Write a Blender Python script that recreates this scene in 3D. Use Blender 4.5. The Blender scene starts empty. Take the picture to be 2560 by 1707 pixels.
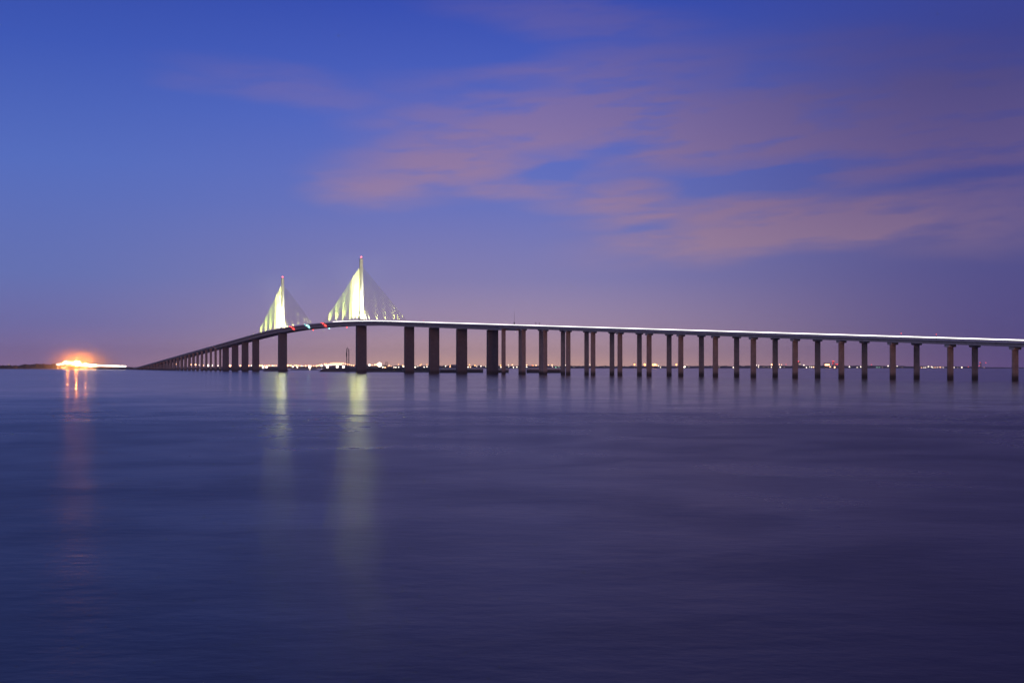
import bpy, math, random
from mathutils import Vector
random.seed(7)
C = bpy.context.scene
COL = C.collection

# ------------------------------------------------------------------ frame of reference
# metres; x runs along the bridge axis (0 = far pylon, 365.8 = near pylon), y across it, z up from the water
FT = 0.3048
CAM = Vector((1785.4, -485.8, 6.65))
YAW = -1.11584
F_PX = 2994.2                     # focal length in pixels of a 2560 px wide picture
HOR = 917.5                       # row of the horizon in that picture
FW = Vector((math.sin(YAW), math.cos(YAW), 0))
RT = Vector((math.cos(YAW), -math.sin(YAW), 0))

def at(x, y, depth):
    """point seen along bearing x / height y of the survey picture at a real distance"""
    return CAM + FW * depth + RT * (depth * (x - 1280) / F_PX) + Vector((0, 0, depth * (HOR - y) / F_PX))

def along(x, off):
    """s on the line y = off, seen at bearing x"""
    k = (x - 1280) / F_PX
    d = FW + RT * k
    t = (off - CAM.y) / d.y
    return CAM.x + d.x * t, t

# ------------------------------------------------------------------ camera
cam = bpy.data.cameras.new('camera')
cam.sensor_width = 36
cam.lens = 36 * F_PX / 2560
cam.shift_y = (HOR - 853.5) / 2560
cam.clip_start = 0.5
cam.clip_end = 200000
co = bpy.data.objects.new('camera', cam)
COL.objects.link(co)
co.location = CAM
co.rotation_euler = (math.pi / 2, 0, math.atan2(-FW.x, FW.y))
C.camera = co

# ------------------------------------------------------------------ exposure / engine
C.view_settings.view_transform = 'Standard'
C.view_settings.look = 'None'
C.view_settings.exposure = 0
C.view_settings.gamma = 1
C.render.engine = 'CYCLES'
C.cycles.use_denoising = True
C.cycles.max_bounces = 6
C.cycles.glossy_bounces = 3
C.cycles.diffuse_bounces = 3
C.cycles.sample_clamp_indirect = 60
C.cycles.caustics_reflective = False
C.cycles.volume_bounces = 1
C.cycles.use_adaptive_sampling = False

def lin(r, g, b):
    f = lambda c: (c / 255 / 12.92) if c / 255 <= 0.04045 else ((c / 255 + 0.055) / 1.055) ** 2.4
    return (f(r), f(g), f(b), 1)

# ------------------------------------------------------------------ world (dusk sky)
world = bpy.data.worlds.new('World')
C.world = world
world.use_nodes = True
NT = world.node_tree
NT.nodes.clear()
SUN_ELEV = math.radians(-2.0)
SUN_BEAR = math.atan2(0.93, 0.2)

class N:
    """small helper for node maths"""
    def __init__(self, nt): self.nt = nt
    def new(self, t): return self.nt.nodes.new(t)
    def put(self, sock, v):
        if hasattr(v, 'is_output'): self.nt.links.new(v, sock)
        else: sock.default_value = v
    def m(self, op, a, b=None, c=None, clamp=False):
        n = self.new('ShaderNodeMath'); n.operation = op; n.use_clamp = clamp
        self.put(n.inputs[0], a)
        if b is not None: self.put(n.inputs[1], b)
        if c is not None: self.put(n.inputs[2], c)
        return n.outputs[0]
    def dot(self, a, v):
        n = self.new('ShaderNodeVectorMath'); n.operation = 'DOT_PRODUCT'
        self.put(n.inputs[0], a); self.put(n.inputs[1], v)
        return n.outputs['Value']
    def ramp(self, fac, stops, mode='EASE'):
        n = self.new('ShaderNodeValToRGB'); n.color_ramp.interpolation = mode
        el = n.color_ramp.elements
        while len(el) > 1: el.remove(el[-1])
        el[0].position = stops[0][0]; el[0].color = stops[0][1]
        for p, c in stops[1:]:
            e = el.new(p); e.color = c
        self.put(n.inputs[0], fac)
        return n.outputs[0]
    def mix(self, fac, a, b, mode='MIX'):
        n = self.new('ShaderNodeMix'); n.data_type = 'RGBA'; n.blend_type = mode
        self.put(n.inputs[0], fac); self.put(n.inputs[6], a); self.put(n.inputs[7], b)
        return n.outputs[2]
    def rng(self, v, a, b, c=0.0, d=1.0, kind='SMOOTHSTEP'):
        n = self.new('ShaderNodeMapRange'); n.interpolation_type = kind
        self.put(n.inputs[0], v)
        for i, q in enumerate((a, b, c, d)): n.inputs[1 + i].default_value = q
        return n.outputs[0]
    def noise(self, vec, scale, detail=3, rough=0.5, out='Fac', dist=0.0):
        n = self.new('ShaderNodeTexNoise')
        if vec is not None: self.put(n.inputs['Vector'], vec)
        n.inputs['Scale'].default_value = scale; n.inputs['Detail'].default_value = detail
        n.inputs['Roughness'].default_value = rough; n.inputs['Distortion'].default_value = dist
        return n.outputs[out]
    def vec(self, x, y, z=0.0):
        n = self.new('ShaderNodeCombineXYZ')
        for i, q in enumerate((x, y, z)): self.put(n.inputs[i], q)
        return n.outputs[0]

w = N(NT)
tc = NT.nodes.new('ShaderNodeTexCoord')
D = tc.outputs['Generated']
dF, dR = w.dot(D, FW), w.dot(D, RT)
sp = NT.nodes.new('ShaderNodeSeparateXYZ'); NT.links.new(D, sp.inputs[0])
dZ = sp.outputs[2]
el = w.m('MULTIPLY', w.m('ARCSINE', dZ), 180 / math.pi)           # degrees above the horizon
az = w.m('MULTIPLY', w.m('ARCTAN2', dR, dF), 180 / math.pi)       # degrees right of the bridge view
eln = w.m('DIVIDE', w.m('MAXIMUM', el, 0.0), 45.0, clamp=True)
E_ = lambda y: max(0.0, math.degrees(math.atan((HOR - y) / F_PX)) / 45)
left = w.ramp(eln, [(0, lin(146, 118, 160)), (E_(840), lin(118, 112, 168)), (E_(700), lin(102, 116, 182)), (E_(430), lin(84, 110, 192)),
                    (E_(150), lin(60, 88, 182)), (E_(0), lin(52, 78, 172)), (0.58, lin(37, 55, 134)), (1, lin(19, 30, 84))], 'LINEAR')
mid = w.ramp(eln, [(0, lin(226, 178, 160)), (E_(885), lin(202, 163, 164)), (E_(820), lin(168, 145, 172)), (E_(700), lin(134, 129, 180)), (E_(520), lin(106, 117, 190)),
                   (E_(300), lin(82, 104, 194)), (E_(0), lin(52, 77, 177)), (0.58, lin(48, 57, 134)), (1, lin(25, 32, 86))], 'LINEAR')
right = w.ramp(eln, [(0, lin(100, 80, 136)), (E_(840), lin(86, 78, 134)), (E_(650), lin(80, 80, 140)), (E_(400), lin(66, 72, 146)),
                     (E_(150), lin(58, 66, 142)), (E_(0), lin(54, 66, 148)), (0.58, lin(46, 43, 100)), (1, lin(22, 22, 62))], 'LINEAR')
hlen = w.m('SQRT', w.m('ADD', w.m('MULTIPLY', dF, dF), w.m('MULTIPLY', dR, dR)))
sx = w.m('DIVIDE', dR, w.m('MAXIMUM', hlen, 0.001))
fl = w.rng(sx, -0.40, -0.04)
fr = w.rng(sx, 0.0, 0.42)
base = w.mix(fr, w.mix(fl, left, mid), right)
pale = w.ramp(eln, [(0, lin(178, 174, 206)), (.3, lin(150, 160, 212)), (1, lin(24, 40, 100))], 'LINEAR')
base = w.mix(w.rng(dF, -0.1, -0.5), base, pale)

# clouds: long dusk streaks, laid out by bearing and elevation
def A_(x): return math.degrees(math.atan((x - 1280) / F_PX))
def L_(x, y): return math.degrees(math.atan((HOR - y) / math.hypot(F_PX, x - 1280)))
PXD = math.degrees(1 / F_PX)
av = w.vec(az, el)
wn = w.noise(w.vec(w.m('MULTIPLY', az, 0.22), el), 0.62, 4, 0.55, 'Color')
wv = NT.nodes.new('ShaderNodeVectorMath'); wv.operation = 'MULTIPLY_ADD'
NT.links.new(wn, wv.inputs[0]); wv.inputs[1].default_value = (4.6, 1.5, 0)
sv = NT.nodes.new('ShaderNodeVectorMath'); sv.operation = 'ADD'
NT.links.new(av, sv.inputs[0]); sv.inputs[1].default_value = (-2.3, -0.75, 0)
NT.links.new(sv.outputs[0], wv.inputs[2])
WP = wv.outputs[0]
def blob(x, y, hw, hh, rot, amp, soft=0.15):
    mp = NT.nodes.new('ShaderNodeMapping'); mp.vector_type = 'TEXTURE'
    mp.inputs['Location'].default_value = (A_(x), L_(x, y), 0)
    mp.inputs['Rotation'].default_value = (0, 0, math.radians(rot))
    mp.inputs['Scale'].default_value = (hw * PXD, hh * PXD, 1)
    NT.links.new(WP, mp.inputs['Vector'])
    ln = NT.nodes.new('ShaderNodeVectorMath'); ln.operation = 'LENGTH'
    NT.links.new(mp.outputs[0], ln.inputs[0])
    return w.rng(ln.outputs['Value'], soft, 1.15, amp, 0.0)
BLOBS = [(1150, 390, 400, 120, 10, .85), (960, 470, 230, 60, 2, .75), (1450, 300, 620, 120, 8, 1.0), (1900, 310, 780, 150, 3, 1.05), (2400, 300, 640, 210, 0, 1.0),
         (1500, 190, 700, 95, 5, .7), (1430, 45, 480, 62, -8, .65), (760, 225, 380, 56, -6, .36), (520, 215, 200, 26, -6, .2), (1560, 500, 260, 52, 2, .75), (1800, 520, 420, 60, 6, .9),
         (2020, 560, 620, 76, 6, 1.1), (1660, 606, 230, 30, 0, 1.0), (2400, 510, 420, 140, 0, .6), (1230, 470, 330, 44, -4, .65), (2250, 130, 460, 80, -6, .55), (1150, 290, 360, 70, 4, .6)]
GAPS = [(1555, 380, 130, 22, 8, .6), (1390, 430, 190, 26, 6, .5), (1880, 465, 240, 38, 6, .6), (2060, 415, 240, 22, 6, .45), (2400, 440, 260, 32, 4, .5), (1640, 560, 130, 22, 10, .5), (1280, 215, 220, 24, 2, .4), (1180, 130, 260, 40, 0, .3)]
dens = None
for b in BLOBS:
    v = blob(*b)
    dens = v if dens is None else w.m('MAXIMUM', dens, v)
for g in GAPS:
    dens = w.m('SUBTRACT', dens, blob(*g))
fine = w.noise(w.vec(w.m('MULTIPLY', az, 0.17), w.m('ADD', el, w.m('MULTIPLY', az, -0.05))), 1.35, 5, 0.56)
dens = w.m('MULTIPLY', w.m('MAXIMUM', dens, 0.0), w.rng(fine, 0.27, 0.58, 0.48, 1.22))
dens = w.m('MINIMUM', dens, 1.0)
front = w.rng(dF, 0.2, 0.5)
dens = w.m('MULTIPLY', w.m('MULTIPLY', dens, front), 0.96)
ccol_l = w.ramp(eln, [(0, lin(180, 150, 160)), (E_(640), lin(166, 138, 164)), (E_(450), lin(150, 125, 164)), (E_(250), lin(124, 110, 168)), (E_(0), lin(86, 88, 168))], 'LINEAR')
ccol_r = w.ramp(eln, [(0, lin(96, 80, 130)), (E_(640), lin(134, 110, 142)), (E_(450), lin(100, 86, 138)), (E_(250), lin(80, 74, 132)), (E_(0), lin(60, 64, 140))], 'LINEAR')
ccol = w.mix(w.rng(sx, -0.02, 0.38), ccol_l, ccol_r)
sky_col = w.mix(dens, base, ccol)
# physical twilight sky adds its share of the afterglow
nis = NT.nodes.new('ShaderNodeTexSky'); nis.sky_type = 'NISHITA'; nis.sun_disc = False
nis.sun_elevation = SUN_ELEV; nis.sun_rotation = SUN_BEAR
sky_col = w.mix(0.02, sky_col, nis.outputs[0], 'ADD')
bg = NT.nodes.new('ShaderNodeBackground'); bg.inputs['Strength'].default_value = 1.0
NT.links.new(sky_col, bg.inputs['Color'])
wo = NT.nodes.new('ShaderNodeOutputWorld'); NT.links.new(bg.outputs[0], wo.inputs['Surface'])

# ------------------------------------------------------------------ low warm sun lamp added for the glow of unseen shore lamps at right
sun = bpy.data.lights.new('shore_glow_sun', 'SUN')
sun.energy = 0.72; sun.angle = math.radians(10); sun.color = (1.0, 0.33, 0.19)
so = bpy.data.objects.new('shore_glow_sun', sun); COL.objects.link(so)
so.rotation_euler = Vector((-0.95, 0.21, -0.03)).to_track_quat('-Z', 'Y').to_euler()
so.location = (2400, 0, 300)

# ------------------------------------------------------------------ materials
def mat(name, fn):
    m = bpy.data.materials.new(name); m.use_nodes = True
    nt = m.node_tree; nt.nodes.clear()
    out = nt.nodes.new('ShaderNodeOutputMaterial')
    sh = fn(N(nt))
    nt.links.new(sh, out.inputs['Surface'])
    return m
def bsdf(n, color, rough=0.8, **kw):
    b = n.new('ShaderNodeBsdfPrincipled')
    n.put(b.inputs['Base Color'], color); n.put(b.inputs['Roughness'], rough)
    for k, v in kw.items(): n.put(b.inputs[k], v)
    return b.outputs[0]
def objco(n):
    return n.new('ShaderNodeNewGeometry').outputs['Position']
def concrete(c1, c2, tide=False):
    def f(n):
        p = objco(n)
        a = n.noise(p, 0.35, 5, 0.6)
        col = n.ramp(a, [(0.3, c1), (0.7, c2)], 'LINEAR')
        s = n.new('ShaderNodeSeparateXYZ'); n.put(s.inputs[0], p)
        streak = n.noise(n.vec(n.m('MULTIPLY', s.outputs[0], 1.6), n.m('MULTIPLY', s.outputs[1], 1.6), n.m('MULTIPLY', s.outputs[2], 0.05)), 1.0, 3)
        col = n.mix(n.rng(streak, 0.5, 0.75, 0, .35), col, (c1[0] * .5, c1[1] * .5, c1[2] * .5, 1))
        lift = n.m('MULTIPLY', n.m('FRACT', n.m('DIVIDE', s.outputs[2], 3.2)), 3.2)
        col = n.mix(n.rng(lift, 0.0, 0.18, .35, 0), col, (c1[0] * .45, c1[1] * .45, c1[2] * .45, 1))
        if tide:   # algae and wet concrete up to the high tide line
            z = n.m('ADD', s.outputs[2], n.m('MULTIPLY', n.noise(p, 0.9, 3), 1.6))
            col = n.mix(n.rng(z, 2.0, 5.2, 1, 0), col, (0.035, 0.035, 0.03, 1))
        return bsdf(n, col, 0.85)
    return f
M = {}
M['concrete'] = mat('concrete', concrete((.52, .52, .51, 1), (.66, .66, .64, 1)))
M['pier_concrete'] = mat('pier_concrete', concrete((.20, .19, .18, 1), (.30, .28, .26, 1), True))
M['wide_pier_dimmed'] = mat('wide_pier_dimmed', concrete((.075, .073, .08, 1), (.115, .112, .118, 1), True))  # darker copy of the pier tone; the weaker light here is put into the colour
M['pylon_concrete'] = mat('pylon_concrete', concrete((.42, .42, .38, 1), (.55, .54, .5, 1)))
M['asphalt'] = mat('asphalt', lambda n: bsdf(n, n.ramp(n.noise(objco(n), 2, 4), [(.3, (.04, .04, .042, 1)), (.7, (.065, .065, .065, 1))]), .9))
M['yellow_steel'] = mat('yellow_steel', lambda n: bsdf(n, n.ramp(n.noise(objco(n), .4, 3), [(.3, (.66, .64, .24, 1)), (.7, (.74, .72, .30, 1))]), .45))
M['dark_steel'] = mat('dark_steel', lambda n: bsdf(n, n.ramp(n.noise(objco(n), 1.5, 3), [(.3, (.03, .03, .035, 1)), (.7, (.07, .06, .06, 1))]), .6))
M['rock'] = mat('rock', lambda n: bsdf(n, n.ramp(n.noise(objco(n), .5, 5, .65), [(.3, (.045, .043, .04, 1)), (.7, (.16, .15, .14, 1))]), .95))
M['foliage'] = mat('foliage', lambda n: bsdf(n, n.ramp(n.noise(objco(n), .06, 6, .7), [(.3, (.02, .035, .02, 1)), (.7, (.06, .085, .045, 1))]), .95))
M['soil'] = mat('soil', lambda n: bsdf(n, n.ramp(n.noise(objco(n), .05, 5), [(.3, (.06, .055, .045, 1)), (.7, (.13, .12, .09, 1))]), .95))
M['render_wall'] = mat('render_wall', lambda n: bsdf(n, n.ramp(n.noise(objco(n), .2, 4), [(.3, (.25, .24, .23, 1)), (.7, (.36, .34, .32, 1))]), .9))
def glow(name, col, strength):
    def f(n):
        e = n.new('ShaderNodeEmission'); e.inputs[0].default_value = (*col, 1); e.inputs[1].default_value = strength
        return e.outputs[0]
    M[name] = mat(name, f)
    if not name.startswith(('mast', 'headlight_trail')): M[name].cycles.emission_sampling = 'NONE'   # small lamps: found by the rays themselves
glow('head_white', (1, .82, .62), 5)
glow('head_warm', (1, .48, .24), 5.5)
glow('head_orange', (1, .42, .12), 6)
glow('head_green', (.45, 1, .6), 2.5)
glow('head_red', (1, .08, .07), 3)
glow('head_faint', (1, .7, .5), 0.9)
glow('mast_white', (1, .62, .30), 42)
glow('mast_orange', (1, .27, .04), 2000)
glow('headlight_trail', (1, .93, .88), 3.0)  # even glow standing for car headlights along the deck
glow('beacon_red', (1, .10, .12), 7)
glow('nav_red', (1, .05, .03), 5)
glow('nav_teal', (.35, 1, .95), 4)
glow('flood', (1, .98, .75), 14)

VC = CAM.x * FW.x + CAM.y * FW.y
def water(n):
    p = objco(n)
    s = n.new('ShaderNodeSeparateXYZ'); n.put(s.inputs[0], p)
    # wind lanes lie across the wind: stretched patches, calmer and rougher water
    u = n.m('ADD', n.m('MULTIPLY', s.outputs[0], RT.x), n.m('MULTIPLY', s.outputs[1], RT.y))
    v = n.m('ADD', n.m('MULTIPLY', s.outputs[0], FW.x), n.m('MULTIPLY', s.outputs[1], FW.y))
    lane = n.noise(n.vec(n.m('MULTIPLY', u, .5), v), 0.0065, 3, .5, dist=.6)
    lane2 = n.noise(n.vec(n.m('MULTIPLY', u, .8), n.m('ADD', v, 300.0)), 0.022, 2, .5, dist=.3)
    f = n.m('ADD', n.m('MULTIPLY', n.rng(lane, .34, .66), .65), n.m('MULTIPLY', n.rng(lane2, .34, .66), .35))
    lane3 = n.noise(n.vec(n.m('MULTIPLY', u, .85), n.m('ADD', v, 90.0)), 0.085, 4, .6, dist=.4)
    f = n.m('ADD', n.m('MULTIPLY', f, .62), n.m('MULTIPLY', n.rng(lane3, .34, .66), .38))
    near = n.rng(v, VC + 150, VC + 520, 1, 0)
    f = n.m('ADD', n.m('MULTIPLY', n.m('SUBTRACT', f, .5), n.m('ADD', n.m('MULTIPLY', near, .8), .2)), .5)
    rough = n.m('ADD', n.m('ADD', n.m('MULTIPLY', n.rng(v, VC + 25, VC + 380, 1, 0), .125), .10), n.m('MULTIPLY', f, .14))
    rip = n.noise(n.vec(n.m('MULTIPLY', u, .6), v), 1.3, 4, .6)
    swell = n.noise(n.vec(n.m('MULTIPLY', u, .7), v), 0.12, 3, .55)
    calm = n.rng(v, VC + 40, VC + 330, 1, 0)      # ripples lie in the shallows off the near shore
    b1 = n.new('ShaderNodeBump'); n.put(b1.inputs['Strength'], calm); b1.inputs['Distance'].default_value = 0.022
    n.put(b1.inputs['Height'], rip)
    b2 = n.new('ShaderNodeBump'); n.put(b2.inputs['Strength'], calm); b2.inputs['Distance'].default_value = 0.085
    n.put(b2.inputs['Height'], swell); n.put(b2.inputs['Normal'], b1.outputs[0])
    return bsdf(n, (.055, .045, .05, 1), rough, IOR=1.333, Normal=b2.outputs[0])
M['water'] = mat('water', water)

# ------------------------------------------------------------------ mesh building
class MB:
    def __init__(self): self.v = []; self.f = []; self.mi = []
    def add(self, vs, fs, mi=0):
        o = len(self.v); self.v += [tuple(q) for q in vs]
        self.f += [tuple(i + o for i in f) for f in fs]; self.mi += [mi] * len(fs)
    def box(self, x0, x1, y0, y1, z0, z1, mi=0):
        vs = [(x, y, z) for z in (z0, z1) for (x, y) in ((x0, y0), (x1, y0), (x1, y1), (x0, y1))]
        self.add(vs, [(3, 2, 1, 0), (4, 5, 6, 7), (0, 1, 5, 4), (1, 2, 6, 5), (2, 3, 7, 6), (3, 0, 4, 7)], mi)
    def loft(self, rings, mi=0, close=True):
        n = len(rings[0]); vs = [q for r in rings for q in r]; fs = []
        for k in range(len(rings) - 1):
            for i in range(n):
                j = (i + 1) % n
                fs.append((k * n + i, k * n + j, (k + 1) * n + j, (k + 1) * n + i))
        if close:
            fs.append(tuple(reversed(range(n)))); fs.append(tuple((len(rings) - 1) * n + i for i in range(n)))
        self.add(vs, fs, mi)
    def tube(self, a, b, r0, r1=None, n=6, mi=0):
        a, b = Vector(a), Vector(b); r1 = r0 if r1 is None else r1
        d = (b - a).normalized(); up = Vector((0, 0, 1)) if abs(d.z) < .9 else Vector((1, 0, 0))
        s = d.cross(up).normalized(); t = s.cross(d)
        ring = lambda p, r: [p + (s * math.cos(q) + t * math.sin(q)) * r for q in (2 * math.pi * i / n for i in range(n))]
        self.loft([ring(a, r0), ring(b, r1)], mi)
    def ball(self, c, r, n=8, m=5, sz=1.0, mi=0):
        rings = []
        for k in range(m + 1):
            t = math.pi * (k + .02) / (m + .04)
            rings.append([(c[0] + r * math.sin(t) * math.cos(q), c[1] + r * math.sin(t) * math.sin(q), c[2] - r * sz * math.cos(t)) for q in (2 * math.pi * i / n for i in range(n))])
        self.loft(rings, mi)
    def build(self, name, mats, parent=None, loc=None):
        me = bpy.data.meshes.new(name); me.from_pydata(self.v, [], self.f)
        for q in (mats if isinstance(mats, (list, tuple)) else [mats]): me.materials.append(q)
        for pl, i in zip(me.polygons, self.mi): pl.material_index = i
        me.update()
        o = bpy.data.objects.new(name, me); COL.objects.link(o)
        if parent: o.parent = parent
        if loc is not None: o.location = loc
        return o
def tag(o, label=None, cat=None, group=None, kind=None):
    if label: o['label'] = label
    if cat: o['category'] = cat
    if group: o['group'] = group
    if kind: o['kind'] = kind
    return o
def empty(name, loc=(0, 0, 0)):
    o = bpy.data.objects.new(name, None); COL.objects.link(o); o.location = loc; return o

# ------------------------------------------------------------------ water
G0 = Vector((CAM.x, CAM.y, 0))
def quad(back, fwd, side, z): return [tuple(G0 + FW * a + RT * b + Vector((0, 0, z))) for a, b in ((-back, -side), (-back, side), (fwd, side), (fwd, -side))]
m = MB(); m.add(quad(900, 9400, 6200, 0), [(0, 1, 2, 3)])
tag(m.build('water', M['water']), kind='structure')

# ------------------------------------------------------------------ the bridge
MID = 600 * FT
def deck_z(s):                      # top of the parapet
    u = abs(s - MID); L = 325.0; k = 6.9e-5
    z = 65.6 - k * min(u, L) ** 2
    if u > L: z -= 2 * k * L * (u - L)
    return max(z, 4.6)
S_MAIN = (-1400 * FT, 2600 * FT)
BAY = 135 * FT
S_END_S = -1400 * FT - 23 * BAY
S_END_N = 2600 * FT + 18 * BAY
PAR = 0.85                          # parapet height above the slab
bridge = empty('cable_stayed_bridge', (MID, 0, 0))
tag(bridge, 'long concrete cable-stayed road bridge with two tall pylons and yellow lit cables crossing the bay', 'bridge')
B0 = Vector((MID, 0, 0))
def bpart(mb, name, mats, parent=None):
    """parts are built in world metres and hung under the bridge"""
    o = mb.build(name, mats)
    o.parent = parent or bridge
    o.matrix_parent_inverse.identity()
    off = B0 if (parent is None or parent is bridge) else None
    if off is not None: o.location = -off
    return o
def steps(a, b, n): return [a + (b - a) * i / n for i in range(n + 1)]
def deck(name, s0, s1, yc, prof, n):
    mb = MB()
    rings = []
    for s in steps(s0, s1, n):
        z = deck_z(s) - PAR
        rings.append([(s, yc + py, z + pz) for py, pz in prof])
    mb.loft(rings)
    return bpart(mb, name, M['concrete'])
def rail(name, s0, s1, y, w_, z0, z1, n, mt, parent):
    mb = MB()
    mb.loft([[(s, y - w_ / 2, deck_z(s) + z0), (s, y + w_ / 2, deck_z(s) + z0), (s, y + w_ / 2, deck_z(s) + z1), (s, y - w_ / 2, deck_z(s) + z1)] for s in steps(s0, s1, n)])
    return bpart(mb, name, mt, parent)
PM = [(-14.5, 0), (-14.5, -.6), (-11.6, -1.2), (-9.2, -4.4), (9.2, -4.4), (11.6, -1.2), (14.5, -.6), (14.5, 0)]
PA = [(-6.45, 0), (-6.45, -.5), (-4.9, -.75), (-4.1, -2.3), (4.1, -2.3), (4.9, -.75), (6.45, -.5), (6.45, 0)]
YN, YF = -8.75, 8.75
def road_strip(s0, s1, yc, hw, n, parent):
    mb = MB()
    mb.loft([[(s, yc - hw, deck_z(s) - PAR + .004), (s, yc + hw, deck_z(s) - PAR + .004), (s, yc + hw, deck_z(s) - PAR + .06), (s, yc - hw, deck_z(s) - PAR + .06)] for s in steps(s0, s1, n)])
    bpart(mb, 'roadway', M['asphalt'], parent)
md = deck('main_deck', S_MAIN[0], S_MAIN[1], 0, PM, 70)
rail('parapet', S_MAIN[0], S_MAIN[1], -14.3, .4, -PAR, 0, 70, M['concrete'], md)
rail('parapet', S_MAIN[0], S_MAIN[1], 14.3, .4, -PAR, 0, 70, M['concrete'], md)
rail('median_barrier', S_MAIN[0], S_MAIN[1], 0, 1.2, -PAR, 0, 70, M['concrete'], md)
for yc in (-7.4, 7.4): road_strip(S_MAIN[0], S_MAIN[1], yc, 6.3, 70, md)
S_LIT = 296.0
rail('glow_strip', S_LIT, S_MAIN[1], -14.3, .3, 0.02, .62, 30, M['headlight_trail'], md)  # added glowing strip in place of passing headlight trails; no fixture here
for s0, s1, n, lit in ((S_MAIN[1], S_END_N, 40, True), (S_END_S, S_MAIN[0], 50, False)):
    for yc, sg in ((YN, -1), (YF, 1)):
        d_ = deck('approach_deck', s0, s1, yc, PA, n)
        rail('parapet', s0, s1, yc - 6.25, .4, -PAR, 0, n, M['concrete'], d_)
        rail('parapet', s0, s1, yc + 6.25, .4, -PAR, 0, n, M['concrete'], d_)
        road_strip(s0, s1, yc, 5.9, n, d_)
        if lit and sg < 0: rail('glow_strip', s0, s1, yc - 6.25, .3, 00.02, .5, n, M['headlight_trail'], d_)  # same added headlight trail, carried on along the near approach

def pier_ring(s, y, a, b, z, ch=.25):
    x, q = a / 2, b / 2
    return [(s - x + ch, y - q, z), (s + x - ch, y - q, z), (s + x, y - q + ch, z), (s + x, y + q - ch, z), (s + x - ch, y + q, z), (s - x + ch, y + q, z), (s - x, y + q - ch, z), (s - x, y - q + ch, z)]
def pier(s, y, a, b, ztop, cap=None, foot=None):
    mb = MB(); zt = ztop - (cap[2] if cap else .3)
    mb.loft([pier_ring(s, y, a * 1.03, b * 1.02, -6), pier_ring(s, y, a * 1.03, b * 1.02, 0), pier_ring(s, y, a, b, zt)])
    p = bpart(mb, 'pier', M['pier_concrete'] if cap else M['wide_pier_dimmed'])
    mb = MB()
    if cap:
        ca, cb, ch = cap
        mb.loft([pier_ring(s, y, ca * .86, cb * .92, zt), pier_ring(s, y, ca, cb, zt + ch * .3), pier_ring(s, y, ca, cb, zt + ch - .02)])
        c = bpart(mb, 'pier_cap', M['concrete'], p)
    else:
        for k in (-1, 1):
            mb = MB(); mb.box(s - .6, s + .6, y + k * b * .32 - .7, y + k * b * .32 + .7, zt, ztop - .01)
            bpart(mb, 'bearing', M['dark_steel'], p)
    return p
def sub(mb, name, mt, parent):
    o = bpart(mb, name, mt, parent); o.location = (0, 0, 0); return o
SOF_M = lambda s: deck_z(s) - PAR - 4.4
SOF_A = lambda s: deck_z(s) - PAR - 2.3
for ft in (-540, -780, -1020, -1260, 1740, 1980, 2220, 2460):
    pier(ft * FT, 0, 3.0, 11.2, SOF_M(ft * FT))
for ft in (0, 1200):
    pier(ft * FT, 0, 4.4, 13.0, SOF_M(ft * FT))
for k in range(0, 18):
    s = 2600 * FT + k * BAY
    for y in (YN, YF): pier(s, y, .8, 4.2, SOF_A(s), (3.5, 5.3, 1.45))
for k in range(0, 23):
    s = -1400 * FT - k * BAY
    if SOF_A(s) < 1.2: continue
    for y in (YN, YF): pier(s, y, .8, 4.2, SOF_A(s), (3.4, 5.2, min(1.25, SOF_A(s) * .5)))

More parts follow.
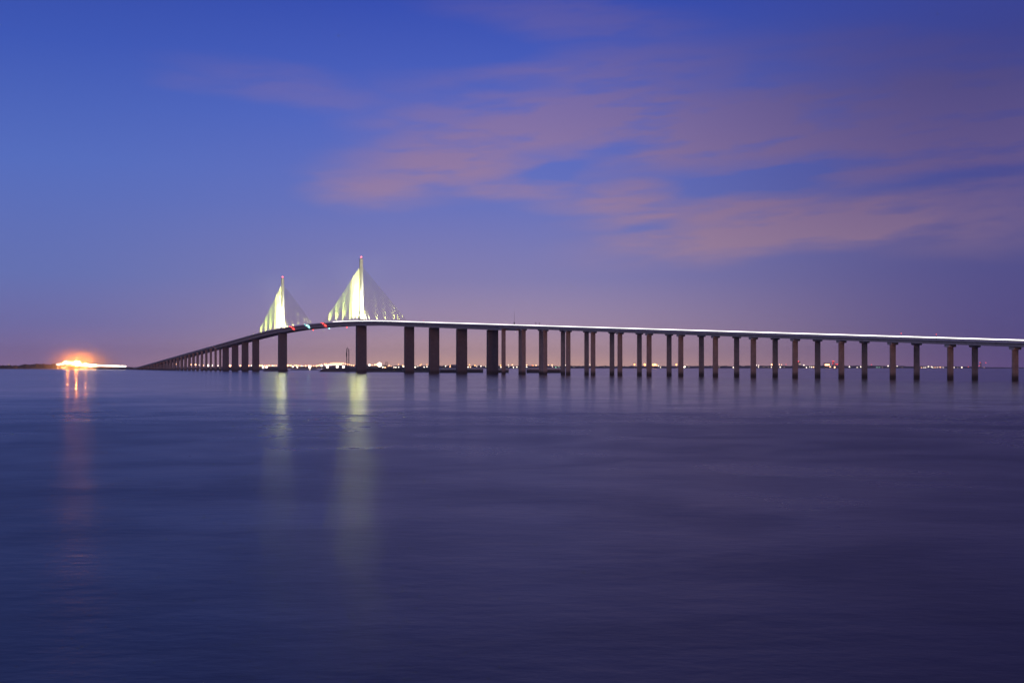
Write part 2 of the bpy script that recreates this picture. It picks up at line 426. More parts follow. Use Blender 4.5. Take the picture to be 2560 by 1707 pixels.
# pylons, stays and their floodlights
def pyl_ring(s, a, b, z): return pier_ring(s, 0, a, b, z, .35)
LIGHTS = []
def spot(loc, target, power, color, size, blend=.8):
    l = bpy.data.lights.new('floodlight_beam', 'SPOT'); l.energy = power; l.color = color
    l.spot_size = math.radians(size); l.spot_blend = blend; l.shadow_soft_size = .4
    o = bpy.data.objects.new('floodlight_beam', l); COL.objects.link(o); o.location = loc
    o.rotation_euler = (Vector(target) - Vector(loc)).to_track_quat('-Z', 'Y').to_euler()
    return o
NST = 21
FL_W = 1.0
for s in (0.0, 1200 * FT):
    zd = deck_z(s) - PAR; zt = 141.0
    mb = MB()
    mb.loft([pyl_ring(s, 5.6, 5.0, zd), pyl_ring(s, 4.3, 4.2, zd + 10), pyl_ring(s, 3.9, 3.8, zt - 8), pyl_ring(s, 3.7, 3.6, zt)])
    py = bpart(mb, 'pylon', M['pylon_concrete'])
    mb = MB(); mb.box(s - 1.2, s + 1.2, -1.2, 1.2, zt + .003, zt + .6); mb.tube((s, 0, zt + .6), (s, 0, zt + 1.6), .35)
    sub(mb, 'beacon_mount', M['dark_steel'], py)
    mb = MB(); mb.ball((s, 0, zt + 2.2), .95, 10, 6)
    sub(mb, 'beacon', M['beacon_red'], py)
    for sg in (-1, 1):
        for i in range(NST):
            a = s + sg * (13.5 + 7.25 * i)
            zp = 86 + (131.5 - 86) * (i / (NST - 1))
            mb = MB(); mb.tube((a, 0, deck_z(a) + .01), (s + sg * 2.0, 0, zp), .19, n=6)
            bpart(mb, 'stay_cable', M['yellow_steel'])
        for i in range(0, NST, 2):
            a = s + sg * (17 + 7.25 * i)
            mb = MB(); z = deck_z(a)
            mb.box(a - .35, a + .35, -3.3, -2.7, z - PAR + .065, z - .1); mb.box(a - .5, a + .5, -3.45, -2.55, z - .1, z + .35, 1)
            bpart(mb, 'floodlight', [M['dark_steel'], M['flood']])
            far = (NST - i) / NST
            if sg < 0:
                if i <= 2:
                    spot((a, -3, z + .7), (s - 2 + (a - s) * .42, 0, z + 30 + 36 * far), (26e5, 9e5)[i // 2] * FL_W, (1, 1, .55), 70)
                if i % 4 == 0: spot((a, -3.5, z + .7), (a + 13, 0, z + 24), (11e4 + 9e4 * far) * FL_W, (.74, 1, .30), 74)
            elif i % 4 == 2 or i in (16, 20):
                spot((a + 2.0, -2.5, z + .4), (a - 4.0, 0, z + 9), 16e4 * FL_W, (.9, 1, .6), 58)
    spot((s + 22, 3, zd + 1.5), (s, 0, zd + 24), 8e5 * FL_W, (1, 1, .8), 80)
# channel lights on the fascia and under the soffit
def nav(x, y, mt, col, power, under=False):
    off = 4.0 if under else -14.9
    s, d = along(x, off)
    mb = MB(); z = SOF_M(s) - 1.4 if under else deck_z(s) - .9
    if under:
        mb.tube((s, off, z + .5), (s, off, SOF_M(s)), .12)
        mb.ball((s, off, z), .75, 8, 5, mi=1)
        lz = z - 1
    else:
        mb.box(s - .3, s + .3, off - 2.2, off + .35, z + .1, z + .4); mb.ball((s, off - 2.3, z + .75), .45, 8, 5, mi=1)
        lz = z
    bpart(mb, 'navigation_light', [M['dark_steel'], M[mt]])
    l = bpy.data.lights.new('navigation_glow', 'SPOT'); l.energy = power; l.color = col; l.shadow_soft_size = .3
    l.spot_size = math.radians(50); l.spot_blend = .5
    o = bpy.data.objects.new('navigation_glow', l); COL.objects.link(o); o.location = (s, off - 2.4, lz - .2)
    o.rotation_euler = Vector((-.45, 1, -.3)).to_track_quat('-Z', 'Y').to_euler()
nav(728, 818, 'nav_red', (1, .05, .03), 36000); nav(766, 813, 'nav_teal', (.3, 1, .95), 36000); nav(807, 809, 'nav_red', (1, .05, .03), 36000)
nav(783, 823, 'nav_red', (1, .05, .03), 10, True); nav(823, 818, 'nav_teal', (.3, 1, .95), 10, True); nav(867, 816, 'nav_red', (1, .05, .03), 10, True)
# mast with a small sign frame by the roadway
s, d = along(1287, -14.2); z = deck_z(s)
mb = MB(); mb.tube((s, -14.75, z - .6), (s, -14.75, z + 12.5), .16, .07); mb.box(s - .8, s + .8, -14.95, -14.6, z + .4, z + 2.6); mb.box(s - .3, s + .3, -15.1, -14.5, z - .9, z + .4)
bpart(mb, 'antenna_mast', M['dark_steel'])
for x in (1341, 1350, 516):
    s, d = along(x, -14.2); z = deck_z(s)
    mb = MB(); mb.tube((s, -14.75, z - .6), (s, -14.75, z + 2.6), .12); mb.box(s - .4, s + .4, -14.95, -14.65, z + 2.0, z + 2.9)
    bpart(mb, 'sign_post', M['dark_steel'])
for x in (1060, 2254, 2342):
    s, d = along(x, -14.3 if x < 1200 else -15.0); z = deck_z(s)
    yy = -14.6 if x < 1200 else -15.3
    mb = MB(); mb.tube((s, yy, z - .5), (s, yy, z + 1.9), .1); mb.ball((s, yy, z + 1.9), .22, 6, 4, mi=1)
    bpart(mb, 'marker_lamp', [M['dark_steel'], M['head_red']])

# ------------------------------------------------------------------ rock islands and concrete fenders round the piers
def island(x0, x1, ybase, ztop, label, seed, flat=.55):
    rnd = random.Random(seed)
    dep = CAM.z * F_PX / (ybase - HOR)
    hw = (x1 - x0) / 2 * dep / F_PX
    c = at((x0 + x1) / 2, HOR, dep + hw * .35); c.z = 0
    mb = MB(); n = 44; rings = []
    for q, (rr, zz) in enumerate(((1.06, -3), (1.0, 0), (.93, .35), (.86, .7), (flat + .2, .93), (flat, 1.0), (.05, 1.04))):
        ring = []
        for i in range(n):
            t = 2 * math.pi * i / n
            j = 1 + rnd.uniform(-.045, .045) if q < 6 else 1
            p = RT * (math.cos(t) * hw * rr * j) + FW * (math.sin(t) * hw * .42 * rr * j)
            ring.append((p.x, p.y, (zz if zz > 0 else zz / max(ztop, .1)) * ztop * (1 + rnd.uniform(-.09, .09) * (zz > 0))))
        rings.append(ring)
    mb.loft(rings)
    for _ in range(int(26 + hw)):                      # loose armour stones
        t = rnd.uniform(0, 2 * math.pi); rr = rnd.uniform(.5, .98)
        p = RT * (math.cos(t) * hw * rr) + FW * (math.sin(t) * hw * .42 * rr)
        r = rnd.uniform(.5, 1.3)
        mb.ball((p.x, p.y, ztop * (1.0 if rr < flat else (1 - rr) / (1 - flat) * .9 + .08)), r, 5, 3, .7)
    o = mb.build('rock_island', M['rock'], loc=(c.x, c.y, 0))
    tag(o, label, 'rock island', 'low rock islands round the bridge legs')
island(657, 722, 927.8, 4.6, 'dark low rock island around the foot of the left pylon leg', 1)
island(795, 912, 929.2, 4.4, 'long dark rock island around the foot of the right pylon leg', 2)
island(722, 800, 925.0, 2.4, 'thin low dark shoal between the two pylon legs', 3)
island(905, 1012, 929.8, 4.8, 'dark rock bank just right of the right pylon leg', 4, .75)
island(1000, 1100, 930.3, 4.9, 'dark rock bank behind the two wide legs right of the pylon', 5, .75)
island(498, 660, 925.6, 3.2, 'long low rock bank under the wide legs left of the left pylon', 6, .8)
island(335, 505, 923.6, 2.2, 'low rock bank under the closely spaced legs of the descending left ramp', 8, .85)
def fender(x0, x1, ybase, ztop, label):
    dep = CAM.z * F_PX / (ybase - HOR)
    hw = (x1 - x0) / 2 * dep / F_PX; hd = 5.0
    c = at((x0 + x1) / 2, HOR, dep + hd)
    root = empty('pier_fender', (c.x, c.y, 0))
    def ring(e, z):
        out = []
        for sgn in (1, -1):
            for i in range(9):
                t = -math.pi / 2 + math.pi * i / 8
                p = RT * (sgn * (hw - hd + (hd + e) * math.cos(t))) + FW * (sgn * (hd + e) * math.sin(t))
                out.append((p.x, p.y, z))
        return out
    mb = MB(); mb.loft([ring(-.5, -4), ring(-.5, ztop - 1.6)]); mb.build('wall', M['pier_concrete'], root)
    mb = MB(); mb.loft([ring(.1, ztop - 1.6), ring(.1, ztop), ring(-.8, ztop + .25)]); mb.build('cap', M['concrete'], root)
    mb = MB(); k = max(3, int(hw / 2.2))
    for i in range(k + 1):
        u = -hw + hd + (2 * (hw - hd)) * i / k
        p = RT * u - FW * (hd - .2)
        mb.tube((p.x, p.y, -3), (p.x, p.y, ztop - .4), .32)
    mb.build('pile', M['dark_steel'], root)
    tag(root, label, 'fender', 'concrete fenders between the bridge legs')
fender(1098, 1145, 931.6, 5.3, 'dark concrete fender left of the third wide leg right of the pylon')
fender(1146, 1209, 931.2, 5.6, 'long concrete fender with rounded end right of the third wide leg')
fender(1236, 1273, 931.5, 5.0, 'short concrete fender behind the single slender leg')
fender(1315, 1407, 931.8, 5.6, 'longest concrete fender, behind the slender leg pairs at the photo centre')

# lattice range towers
def tower(x, ybase, wpx, ytop, label, sep):
    dep = CAM.z * F_PX / (ybase - HOR)
    b = at(x, HOR, dep); b.z = 0
    k = dep / F_PX
    H = CAM.z + (HOR - ytop) * k
    root = empty('lattice_tower', (b.x, b.y, 0))
    W = wpx * k
    def column(c, wd, z0, z1, mb, n):
        cs = [c + RT * (i * wd / 2) + FW * (j * wd / 2) for i, j in ((-1, -1), (1, -1), (1, 1), (-1, 1))]
        for q in cs: mb.tube((q.x, q.y, z0), (q.x, q.y, z1), .16, n=4)
        for i in range(n):
            a, e = z0 + (z1 - z0) * i / n, z0 + (z1 - z0) * (i + 1) / n
            for j in range(4):
                p, q = cs[j], cs[(j + 1) % 4]
                mb.tube((p.x, p.y, a), (q.x, q.y, e), .1, n=4); mb.tube((q.x, q.y, a), (p.x, p.y, e), .1, n=4)
    for sg, hh in ((-1, 1.0), (1, .97)):
        mb = MB(); column(RT * (sg * W / 2), W * .28, 2.0, H * hh * .95, mb, 14); mb.build('lattice_leg', M['dark_steel'], root)
    mb = MB()
    for fz in (.3, .5, .7, .84, .93):
        p, q = RT * (-W / 2), RT * (W / 2)
        mb.tube((p.x, p.y, H * fz), (q.x, q.y, H * fz), .18)
    mb.build('cross_beam', M['dark_steel'], root)
    mb = MB(); p = RT * (-W * .1)
    mb.tube((p.x, p.y, H * .93), (p.x, p.y, H), .5, .12); q = RT * (-W * .62); mb.box(q.x - .6, q.x + .6, q.y - .6, q.y + .6, H * .62, H * .78)
    mb.build('radar_mast', M['dark_steel'], root)
    mb = MB(); e = W * 1.3
    c = [RT * (i * e / 2) + FW * (j * e / 2) for i, j in ((-1, -1), (1, -1), (1, 1), (-1, 1))]
    mb.loft([[(p.x, p.y, 1.4) for p in c], [(p.x, p.y, 2.2) for p in c]])
    for p in c: mb.tube((p.x * .85, p.y * .85, -4), (p.x * .85, p.y * .85, 1.4), .5)
    mb.build('platform', M['dark_steel'], root)
    tag(root, label, 'tower')
tower(869.5, 930.0, 5.2, 867.5, 'tall dark lattice tower on a small platform left of the right pylon leg', 1)
tower(966.5, 922.6, 4.5, 903.5, 'short dark lattice tower beside the brightest white shore light', 1)

# ------------------------------------------------------------------ far shore
def shore(pts, name, mt, jig, seed, kind, lo=-1.0, back=260, step=3.0):
    """ridge of land or wood: pts = (x, distance, height)"""
    rnd = random.Random(seed); mb = MB(); rings = []
    x = pts[0][0]; k = 0; h_ = 0
    while x <= pts[-1][0]:
        while k < len(pts) - 2 and x > pts[k + 1][0]: k += 1
        (xa, da, ha), (xb, db, hb) = pts[k], pts[k + 1]
        t = (x - xa) / (xb - xa); t = t * t * (3 - 2 * t) if kind else t
        d = da + (db - da) * t; h = ha + (hb - ha) * t
        h_ = .55 * h_ + .45 * rnd.uniform(-1, 1)
        h = max(.4, h * (1 + jig * h_ * 1.6 + jig * .5 * rnd.uniform(-1, 1)))
        pr = []
        for dd, hh in ((0, lo), (6, .25 * h), (25, .8 * h), (60, h), (back * .6, h * .9), (back, lo)):
            p = at(x, HOR, d + dd); pr.append((p.x, p.y, hh if hh == lo else hh))
        rings.append(pr); x += step
    mb.loft(rings)
    o = mb.build(name, mt)
    return o
D_L, D_C, D_R = 4400, 5600, 7000
def shore_d(x):
    P = [(-500, 4300), (250, 4500), (700, 5200), (1100, 6000), (1700, 7000), (3200, 7200)]
    for (a, da), (b, db) in zip(P, P[1:]):
        if a <= x <= b: return da + (db - da) * (x - a) / (b - a)
    return 7000
land = [(x, shore_d(x) - 30, 1.6) for x in range(-480, 3151, 110)]
tag(shore(land, 'shore_land', M['soil'], .12, 3, False, back=900, step=6), kind='structure')
trees = [(-450, 4330, 12), (30, 4400, 13), (48, 4420, 13), (56, 4425, 18), (140, 4460, 20), (148, 4470, 14), (170, 4480, 9), (250, 4500, 7), (345, 4650, 6),
         (480, 4900, 7), (640, 5100, 9), (760, 5300, 10), (900, 5600, 15), (1000, 5800, 14), (1090, 6000, 15), (1200, 6150, 14), (1300, 6300, 13), (1420, 6500, 13),
         (1600, 6850, 12), (1700, 7000, 13), (1840, 7030, 14), (2000, 7060, 15), (2160, 7090, 15), (2250, 7100, 13), (2400, 7120, 10), (2470, 7130, 6), (2540, 7140, 5), (3000, 7200, 5)]
tag(shore(trees, 'far_treeline', M['foliage'], .16, 5, True, step=2.2), 'dark blue line of low trees along the far shore', 'trees', kind='stuff')
# causeway that carries the road on from the end of the bridge
mb = MB()
rings = []
rnd = random.Random(12)
for s in steps(S_END_S + 12, -3700, 160):
    j = lambda a: a + rnd.uniform(-1.2, 1.2)
    rings.append([(s, j(-34), -3), (s, j(-31), .3), (s, j(-24), 2.4), (s, -20, 3.2), (s, 20, 3.2), (s, j(24), 2.4), (s, j(34), -3)])
mb.loft(rings)
tag(mb.build('causeway', M['rock']), kind='structure')
mb = MB(); mb.loft([[(s, -16, 3.204), (s, 16, 3.204), (s, 16, 3.35), (s, -16, 3.35)] for s in steps(S_END_S + 2, -3690, 60)])
tag(mb.build('road', M['asphalt']), kind='structure')

# ------------------------------------------------------------------ lamps
ORD = ['first', 'second', 'third', 'fourth', 'fifth', 'sixth', 'seventh', 'eighth', 'ninth', 'tenth', 'eleventh', 'twelfth', 'thirteenth', 'fourteenth', 'fifteenth',
       'sixteenth', 'seventeenth', 'eighteenth', 'nineteenth', 'twentieth']
TENS = {20: 'twenty', 30: 'thirty', 40: 'forty', 50: 'fifty', 60: 'sixty'}
TENTH = {30: 'thirtieth', 40: 'fortieth', 50: 'fiftieth', 60: 'sixtieth'}
def ordinal(i):
    if i < 20: return ORD[i]
    n = i + 1; t = n // 10 * 10
    return TENTH[t] if n % 10 == 0 else TENS[t] + '-' + ORD[n % 10 - 1]
COLN = {'w': ('head_white', 'white'), 'y': ('head_warm', 'warm yellow'), 'o': ('head_orange', 'orange'), 'g': ('head_green', 'green'), 'r': ('head_red', 'red'), 'f': ('head_faint', 'faint pinkish')}
SIZ = {'t': .36, 's': .52, 'm': .76, 'l': 1.1, 'x': 1.4, 'X': 2.3}       # radius in picture points (x2.5)
SIZN = {'t': 'tiny', 's': 'small', 'm': 'medium', 'l': 'large', 'x': 'very large', 'X': 'dazzling huge'}
def lamp(x, y, c, z, dep=None, label=None, group=None, name='shore_lamp', cat='street lamp'):
    d = dep or shore_d(x) - 45
    p = at(x, y, d); r = SIZ[z] * 2.5 * d / F_PX
    if p.z - r < 1.8: p.z = 1.8 + r
    mb = MB(); mb.tube((0, 0, 0), (0, 0, p.z - r * .5), .25, .16, 5)
    mb.box(-.3, .3, -.3, .3, p.z + r * .93, p.z + r * 1.05 + .3)
    mb.ball((0, 0, p.z), r, 8, 6, mi=1)
    o = mb.build(name, [M['dark_steel'], M[COLN[c][0]]], loc=(p.x, p.y, 0))
    tag(o, label, cat, group)
    return o
L = []
def z2(x, y): return 340 + x / 4.61, 620 + y / 4.61
def z3(x, y): return 640 + x / 7.35, 860 + y / 7.35
def z5(x, y): return 900 + x / 4.523, 880 + y / 4.523
def zc(x, y): return 1380 + x / 5.88, 760 + y / 5.88
def zd_(x, y): return 1760 + x / 5.88, 780 + y / 5.88
def ze(x, y): return 2160 + x / 5.88, 780 + y / 5.88
def put(fn, items):
    for x, y, c, z in items: L.append((*fn(x, y), c, z))
put(z2, [(337, 1345, 'y', 't'), (417, 1335, 'y', 's'), (453, 1337, 'y', 'l'), (376, 1348, 'y', 't'), (583, 1345, 'y', 's'), (632, 1343, 'y', 'm'), (686, 1343, 'y', 'm'), (705, 1358, 'r', 't'), (727, 1347, 'w', 't'),
         (750, 1362, 'r', 't'), (772, 1352, 'y', 'm'), (828, 1353, 'w', 'l'), (875, 1352, 'w', 'm'), (945, 1355, 'w', 's'), (1060, 1356, 'r', 't'), (1085, 1355, 'y', 'l'), (1203, 1355, 'y', 'm'),
         (1297, 1355, 'y', 'm'), (1330, 1355, 'w', 's'), (1365, 1375, 'w', 'm'), (1425, 1355, 'y', 'm')])
put(z3, [(70, 395, 'y', 'm'), (110, 392, 'y', 'm'), (160, 395, 'y', 's'), (195, 397, 'y', 's'), (240, 394, 'y', 'm'), (280, 397, 'y', 's'), (310, 396, 'w', 's'), (340, 396, 'y', 's'), (370, 396, 'y', 's'),
         (130, 430, 'w', 'l'), (195, 428, 'w', 'l'), (575, 393, 'y', 'l'), (540, 430, 'w', 'x'), (605, 390, 'y', 's'), (640, 394, 'y', 'm'), (675, 415, 'w', 'm'), (712, 390, 'y', 's'), (742, 392, 'y', 'm'), (760, 424, 'w', 'm'),
         (778, 395, 'y', 's'), (812, 400, 'y', 's'), (842, 400, 'w', 's'), (872, 401, 'y', 't'), (912, 400, 'y', 'm'), (960, 394, 'y', 's'), (987, 420, 'w', 'x'), (1022, 401, 'y', 's'), (1062, 401, 'y', 's'),
         (1110, 401, 'y', 'm'), (1205, 400, 'w', 'l'),
         (1312, 428, 'w', 'x'), (1495, 428, 'w', 'x'), (1605, 428, 'w', 'x'), (2085, 385, 'w', 'l'), (2132, 386, 'y', 's'), (2185, 380, 'y', 'm'), (2225, 378, 'y', 'l'), (2270, 378, 'w', 'X'), (2330, 422, 'w', 'm')])
put(z5, [(285, 172, 'y', 'm'), (318, 160, 'y', 't'), (330, 152, 'y', 's'), (352, 158, 'y', 't'), (385, 172, 'w', 's'), (405, 172, 'w', 's'), (435, 140, 'o', 't'), (437, 170, 'w', 's'), (483, 154, 'o', 's'), (492, 162, 'w', 'm'),
         (625, 170, 'w', 'm'), (655, 160, 'w', 't'), (680, 150, 'y', 's'), (692, 138, 'o', 't'), (725, 170, 'w', 's'), (755, 140, 'o', 't'), (757, 165, 'w', 's'), (915, 135, 'f', 't'), (967, 160, 'w', 's'), (1018, 165, 'y', 's'),
         (1021, 152, 'o', 't'), (1222, 170, 'w', 's'), (1238, 145, 'o', 's'), (1248, 170, 'y', 's'), (1298, 152, 'o', 's'), (1320, 162, 'w', 't'), (1367, 160, 'w', 's'), (1422, 162, 'w', 't'), (1590, 150, 'o', 's'), (1593, 170, 'w', 's'),
         (1677, 145, 'w', 't'), (1682, 165, 'w', 't'), (1722, 145, 'y', 's'), (1735, 172, 'w', 's'), (1773, 170, 'w', 's'), (1885, 147, 'y', 's'), (1884, 168, 'w', 's'), (1917, 115, 'f', 't'), (1945, 150, 'r', 't'), (1957, 152, 'o', 't'),
         (1990, 150, 'y', 's'), (2130, 147, 'y', 't'), (2172, 146, 'y', 's'), (2175, 165, 'w', 't'), (2215, 175, 'g', 's'), (2250, 168, 'g', 't'), (2325, 148, 'w', 't')])
put(zc, [(322, 927, 'f', 't'), (557, 890, 'w', 't'), (767, 915, 'f', 't'), (1213, 888, 'o', 'm'), (1363, 890, 'o', 'l'), (1488, 894, 'o', 'l'), (1512, 891, 'y', 'l'), (1536, 896, 'o', 'm'), (1568, 900, 'g', 't'), (1563, 914, 'w', 't'),
         (1595, 930, 'w', 't'), (1828, 890, 'o', 'm'), (1945, 925, 'w', 'm'), (1958, 920, 'w', 's'), (1985, 890, 'f', 's'), (2012, 925, 'f', 't')])
put(zd_, [(225, 812, 'f', 't'), (430, 812, 'w', 's'), (447, 812, 'g', 't'), (772, 782, 'w', 't'), (805, 783, 'w', 't'), (802, 810, 'w', 't'), (880, 808, 'f', 't'), (945, 812, 'f', 't'), (995, 772, 'y', 'm'), (990, 810, 'w', 't'),
         (1108, 770, 'y', 't'), (1142, 775, 'y', 't'), (1121, 808, 'w', 's'), (1178, 808, 'f', 't'), (1205, 770, 'r', 't'), (1468, 780, 'w', 's'), (1505, 815, 'w', 's'), (1550, 805, 'w', 't'), (1580, 808, 'w', 's'), (1610, 808, 'y', 's'),
         (1855, 805, 'y', 's'), (1920, 810, 'y', 'm'), (2138, 803, 'w', 's'), (2252, 812, 'w', 't'), (2303, 803, 'w', 's')])
put(ze, [(110, 775, 'r', 't'), (190, 812, 'g', 't'), (227, 812, 'g', 't'), (270, 813, 'f', 't'), (355, 792, 'w', 's'), (487, 795, 'w', 't'), (560, 812, 'f', 't'), (845, 815, 'y', 't'), (880, 815, 'w', 't'), (905, 815, 'w', 't'),
         (945, 800, 'w', 's'), (995, 805, 'w', 's'), (1012, 815, 'w', 't'), (1045, 813, 'y', 't'), (1080, 815, 'w', 't'), (1120, 810, 'y', 's'), (1165, 815, 'w', 't'), (1325, 815, 'w', 't'), (1375, 815, 'f', 't'), (1437, 815, 'w', 's'),
         (1535, 805, 'r', 't'), (1695, 790, 'r', 't'), (1765, 815, 'f', 't'), (1790, 745, 'r', 't')])
ZONES = [(0, 697, 'under the left ramp', 'shore lamps under the left ramp'), (697, 885, 'between the two pylon legs', 'shore lamps between the two pylon legs'),
         (885, 1231, 'behind the wide right legs', 'shore lamps behind the wide legs'), (1231, 1710, 'behind the central slender legs', 'shore lamps behind the slender legs'),
         (1710, 2165, 'behind legs right of centre', 'shore lamps right of centre'), (2165, 2600, 'behind the rightmost legs', 'shore lamps at the right end')]
for xa, xb, ph, gr in ZONES:
    zl = sorted([q for q in L if xa <= q[0] < xb])
    cnt = {}
    for x, y, c, z in zl:
        key = (c, z); i = cnt.get(key, 0); cnt[key] = i + 1
        tot = sum(1 for q in zl if (q[2], q[3]) == key)
        lab = f'{SIZN[z]} {COLN[c][1]} shore lamp ' + ph if tot == 1 else f'{ordinal(i)} {SIZN[z]} {COLN[c][1]} shore lamp from the left ' + ph
        lamp(x, y, c, z, label=lab, group=gr)
# small buoy-like lamps on posts at the water's edge
for i, (x, y, d) in enumerate([(545, 486, 2150), (990, 485, 2150), (1312, 503, 1780), (1495, 506, 1740), (1605, 503, 1760)]):
    xx, yy = z3(x, y)
    lamp(xx, yy, 'w', 't', d, f'{ordinal(i)} small white lamp from the left on a post above the water', 'post lamps just above the water', 'post_lamp', 'post lamp')

# hump-backed low bridge with lamps beyond the right pylon
hb = empty('low_road_bridge', tuple(at(820, HOR, 4900).xy) + (0,))
tag(hb, 'distant low hump-backed road bridge with a string of lamps between the two pylons', 'bridge')
hp = [(z3(x, y)) for x, y in ((1100, 425), (1180, 410), (1260, 396), (1340, 388), (1420, 381), (1500, 379), (1580, 381), (1660, 390), (1740, 402), (1830, 418))]
D_H = 4900
mb = MB(); rings = []
for x, y in hp:
    p = at(x, y, D_H) - hb.location
    q = FW * 10
    rings.append([(p.x, p.y, p.z - 2.2), (p.x + q.x, p.y + q.y, p.z - 2.2), (p.x + q.x, p.y + q.y, p.z), (p.x, p.y, p.z)])
mb.loft(rings); mb.build('deck', M['concrete'], hb)
mb = MB(); rings = []
for x, y in hp[2:7]:
    p = at(x, y, D_H) - hb.location - FW * .5
    q = FW * .4
    rings.append([(p.x, p.y, p.z + .05), (p.x + q.x, p.y + q.y, p.z + .05), (p.x + q.x, p.y + q.y, p.z + 1.9), (p.x, p.y, p.z + 1.9)])
mb.loft(rings); mb.build('glow_strip', M['head_white'], hb)  # added glowing strip for the trail of light on this deck
for i, (x, y) in enumerate(hp[1:-1]):
    p = at(x, y, D_H + 5) - hb.location
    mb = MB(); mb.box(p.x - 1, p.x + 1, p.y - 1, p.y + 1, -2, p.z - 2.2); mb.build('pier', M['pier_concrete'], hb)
for x, y in ((1140, 395), (1165, 385), (1200, 378), (1260, 366), (1295, 362), (1335, 372), (1375, 353), (1415, 350), (1455, 349), (1495, 349), (1535, 349), (1575, 351), (1605, 353), (1645, 366), (1690, 375), (1720, 380), (1755, 388), (1795, 392)):
    xx, yy = z3(x, y)
    p = at(xx, yy, D_H + 5) - hb.location; r = .58 * 2.5 * D_H / F_PX
    zb = min(q[1] for q in hp if abs(q[0] - xx) < 13)
    pz = at(xx, max(zb, yy + 2.5), D_H).z
    mb = MB(); mb.tube((p.x, p.y, pz - 1.5), (p.x, p.y, p.z - r * .6), .25, n=5); mb.ball((p.x, p.y, p.z), r, 8, 6, mi=1)
    mb.build('lamp', [M['dark_steel'], M['head_warm']], hb)

# brightly lit toll plaza and road on the causeway
rnd = random.Random(21)
n_m = 0
for i in range(24):
    s = -2500 - 26 * i
    h = (23 if i < 17 else 24) + rnd.uniform(-3.5, 3.5) - (5 if i in (0, 1, 23) else 0)
    for k, (y, dz) in enumerate(((-15, 0), (15, -8))):
        root = empty('light_mast', (s + (9 if k else 0), y, 3.35))
        hh = h + dz - 3
        mb = MB(); mb.tube((0, 0, 0), (0, 0, hh), .35, .2, 6); mb.build('pole', M['dark_steel'], root)
        mb = MB()
        r = 2.2
        mb.ball((0, 0, hh), r, 9, 6, .9)
        mb.build('lamp_head', M['mast_orange'] if i in (5, 6, 15, 16, 17) else M['mast_white'], root)
        n_m += 1
        lab = ('tall' if k == 0 else 'shorter') + f' dazzling light mast, {ordinal(i)} from the right at the lit plaza, ' + ('near' if k == 0 else 'far') + ' row'
        tag(root, lab, 'light mast', 'dazzling light masts at the plaza on the far left')
for i in range(42):
    s = -1500 - 24 * i
    t = i / 41
    root = empty('road_lamp', (s, -14, 3.35))
    hh = 5.5 + 4.5 * t + rnd.uniform(-.4, .4)
    mb = MB(); mb.tube((0, 0, 0), (0, 0, hh), .18, .12, 5); mb.build('pole', M['dark_steel'], root)
    mb = MB(); mb.ball((0, 0, hh), 2.3 + 1.6 * t, 8, 6, .8); mb.build('lamp_head', M['mast_white'] if t > .6 else M['head_white'], root)
    tag(root, f'white causeway road lamp, {ordinal(i)} from the bridge end', 'street lamp', 'road lamps along the causeway')
for i, (x, y, c, z) in enumerate([(143, 911, 'w', 'm'), (147, 911.5, 'w', 'l'), (151.5, 909.5, 'w', 'm'), (154.5, 911.5, 'y', 'm')]):
    lamp(x, y, c, z, 4380, f'{ordinal(i)} white lamp from the left in the small cluster left of the plaza', 'cluster of lamps left of the plaza')
for i, (x, y, c, z) in enumerate([(145, 920, 'o', 's'), (155, 918, 'o', 'm'), (159.5, 921, 'w', 's'), (164, 917.5, 'o', 'm'), (170, 921.5, 'o', 'm'), (178, 922, 'o', 's'), (190, 921.5, 'o', 's'), (199, 921, 'y', 's'), (206, 922, 'o', 's'), (215, 921.5, 'o', 'm'), (221, 921, 'y', 's')]):
    p = lamp(x, y, c, z, 4300, f'{ordinal(i)} low orange shoreline lamp from the left below the bright plaza', 'low orange lamps below the plaza', 'shore_lamp')
lamp(22, 911.5, 'f', 's', 4360, 'single faint pink lamp above the trees at the far left edge')
# plaza building
root = empty('toll_plaza', (-2780, 0, 3.35))
mb = MB(); mb.box(-45, 45, -30, -20, 0, 5.5); mb.build('office', M['render_wall'], root)
mb = MB(); mb.box(-48, 48, -33, 33, 8, 9.4); mb.build('canopy', M['render_wall'], root)
mb = MB(); mb.box(-44, 44, -33.3, -33.02, 6.0, 8.2); mb.build('glow_strip', M['head_warm'], root)
for k in range(6):
    for y in (-18, 18):
        mb = MB(); mb.box(-40 + 16 * k - .4, -40 + 16 * k + .4, y - .4, y + .4, 0, 8); mb.build('column', M['render_wall'], root)
tag(root, 'low wide canopy building lost in glare of the bright plaza lights', 'building')

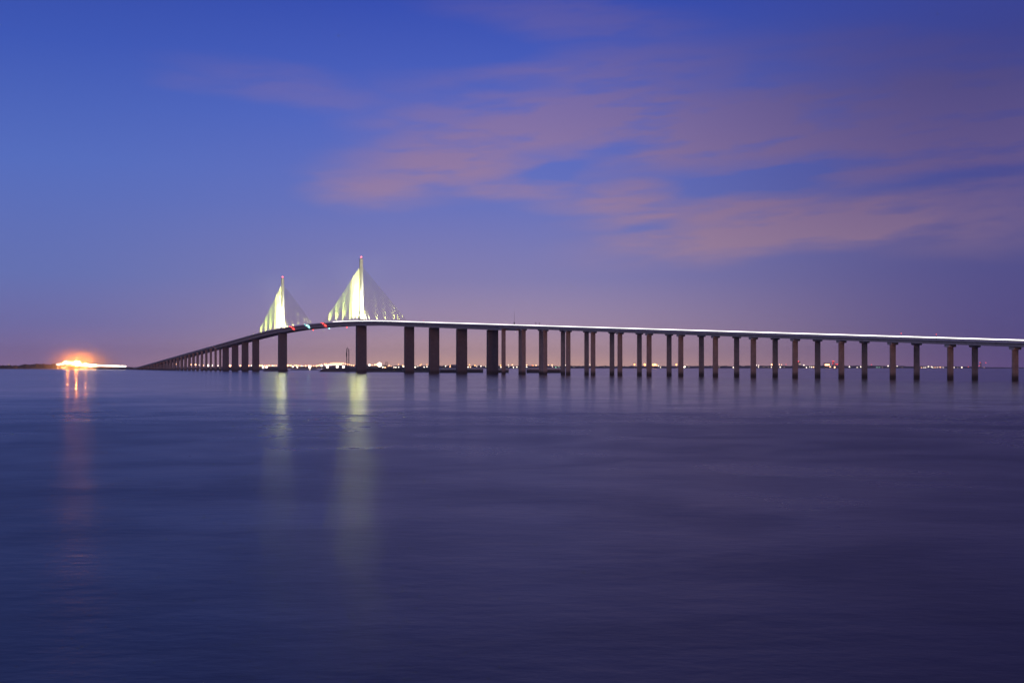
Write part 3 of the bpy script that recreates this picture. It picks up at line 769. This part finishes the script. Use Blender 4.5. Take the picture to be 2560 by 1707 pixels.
# distant buildings on the right shore
def block(x, y, wpx, label, lights=()):
    d = shore_d(x) + 60
    p = at(x, y, d); k = d / F_PX
    root = empty('shore_building', (p.x, p.y, 0))
    W = wpx * k
    c = [RT * (i * W / 2) + FW * (j * W * .35) for i, j in ((-1, -1), (1, -1), (1, 1), (-1, 1))]
    mb = MB(); mb.loft([[(q.x, q.y, 0) for q in c], [(q.x, q.y, p.z) for q in c]]); mb.build('wall', M['render_wall'], root)
    c2 = [q * 1.03 for q in c]
    mb = MB(); mb.loft([[(q.x, q.y, p.z + .01) for q in c2], [(q.x, q.y, p.z + 1.2) for q in c2]]); mb.build('roof', M['dark_steel'], root)
    for lx, ly, mt, lw, lh in lights:
        q = at(lx, ly, d - W * .35 - 2) - root.location
        e = RT * (lw * k / 2); f_ = FW * .6
        mb = MB(); z0, z1 = q.z - lh * k / 2, q.z + lh * k / 2
        mb.loft([[(q.x - e.x, q.y - e.y, z0), (q.x + e.x, q.y + e.y, z0), (q.x + e.x + f_.x, q.y + e.y + f_.y, z0), (q.x - e.x + f_.x, q.y - e.y + f_.y, z0)],
                 [(q.x - e.x, q.y - e.y, z1), (q.x + e.x, q.y + e.y, z1), (q.x + e.x + f_.x, q.y + e.y + f_.y, z1), (q.x - e.x + f_.x, q.y - e.y + f_.y, z1)]])
        mb.build('lit_window', M[mt], root)
    tag(root, label, 'building', 'buildings on the far shore')
block(2068, 907.5, 15, 'wide low building with a bright yellowish window band on the right shore', [(2068, 911.8, 'head_warm', 12, 3.6)])
block(2083, 902, 5, 'tall block with a cluster of red lamps beside the bright window band', [(2081.5, 902.6, 'head_red', 2, 2), (2084.5, 903, 'head_red', 2, 2), (2082, 908.5, 'head_red', 2, 2)])
block(2092, 909, 8, 'low block with two red lamps right of the red-lit tower block', [(2090, 910.2, 'head_red', 2, 2), (2094, 910.2, 'head_red', 2, 2)])
block(1998, 904, 5, 'narrow dim block with one red lamp right of a slender leg', [(1996, 903.3, 'head_red', 2.4, 2.4), (1999.5, 910, 'head_faint', 5, 2.5)])
block(1134, 911.5, 13, 'pale flat-roofed building between the second and third wide legs right of the pylon')
block(2452, 906, 3, 'thin mast-like block with a faint red lamp near the second leg from right', [(2450, 906.5, 'head_red', 1.6, 1.6)])

# ------------------------------------------------------------------ air
HAZE = 5.0e-5
def volume(name, density, color, node=None, aniso=0.0):
    m = bpy.data.materials.new(name); m.use_nodes = True; nt = m.node_tree; nt.nodes.clear()
    out = nt.nodes.new('ShaderNodeOutputMaterial'); v = nt.nodes.new('ShaderNodeVolumePrincipled')
    v.inputs['Color'].default_value = (*color, 1); v.inputs['Density'].default_value = density; v.inputs['Anisotropy'].default_value = aniso
    if node: nt.links.new(node(N(nt)), v.inputs['Density'])
    nt.links.new(v.outputs[0], out.inputs['Volume'])
    return m
if HAZE:
    m = MB(); m.loft([quad(1000, 9600, 6400, -7.5), quad(1000, 9600, 6400, 147.5)])
    tag(m.build('haze', volume('haze', HAZE, (.86, .86, .92))), kind='stuff')

# thin mist volume added for the bloom and lit air over the plaza
def halo_density(n):
    t = n.new('ShaderNodeTexCoord')
    ln = n.new('ShaderNodeVectorMath'); ln.operation = 'LENGTH'; n.put(ln.inputs[0], t.outputs['Object'])
    f = n.rng(ln.outputs['Value'], 0.0, 1.0, 1, 0)
    f = n.m('MULTIPLY', n.m('MULTIPLY', f, f), f)
    return n.m('MULTIPLY', f, n.rng(n.noise(t.outputs['Object'], 2.2, 3), .25, .75, 2.6e-3, 3.6e-3))
MC_ = Vector((-2640, 0, 14))
m = MB(); m.ball((0, 0, 0), 1.0, 24, 14)
o = m.build('halo', volume('halo', .001, (1, .92, .58), halo_density), loc=MC_)
o.scale = (760, 200, 108)
tag(o, 'thin orange-lit mist added for bloom and lit air above the bright plaza', 'halo', kind='stuff')
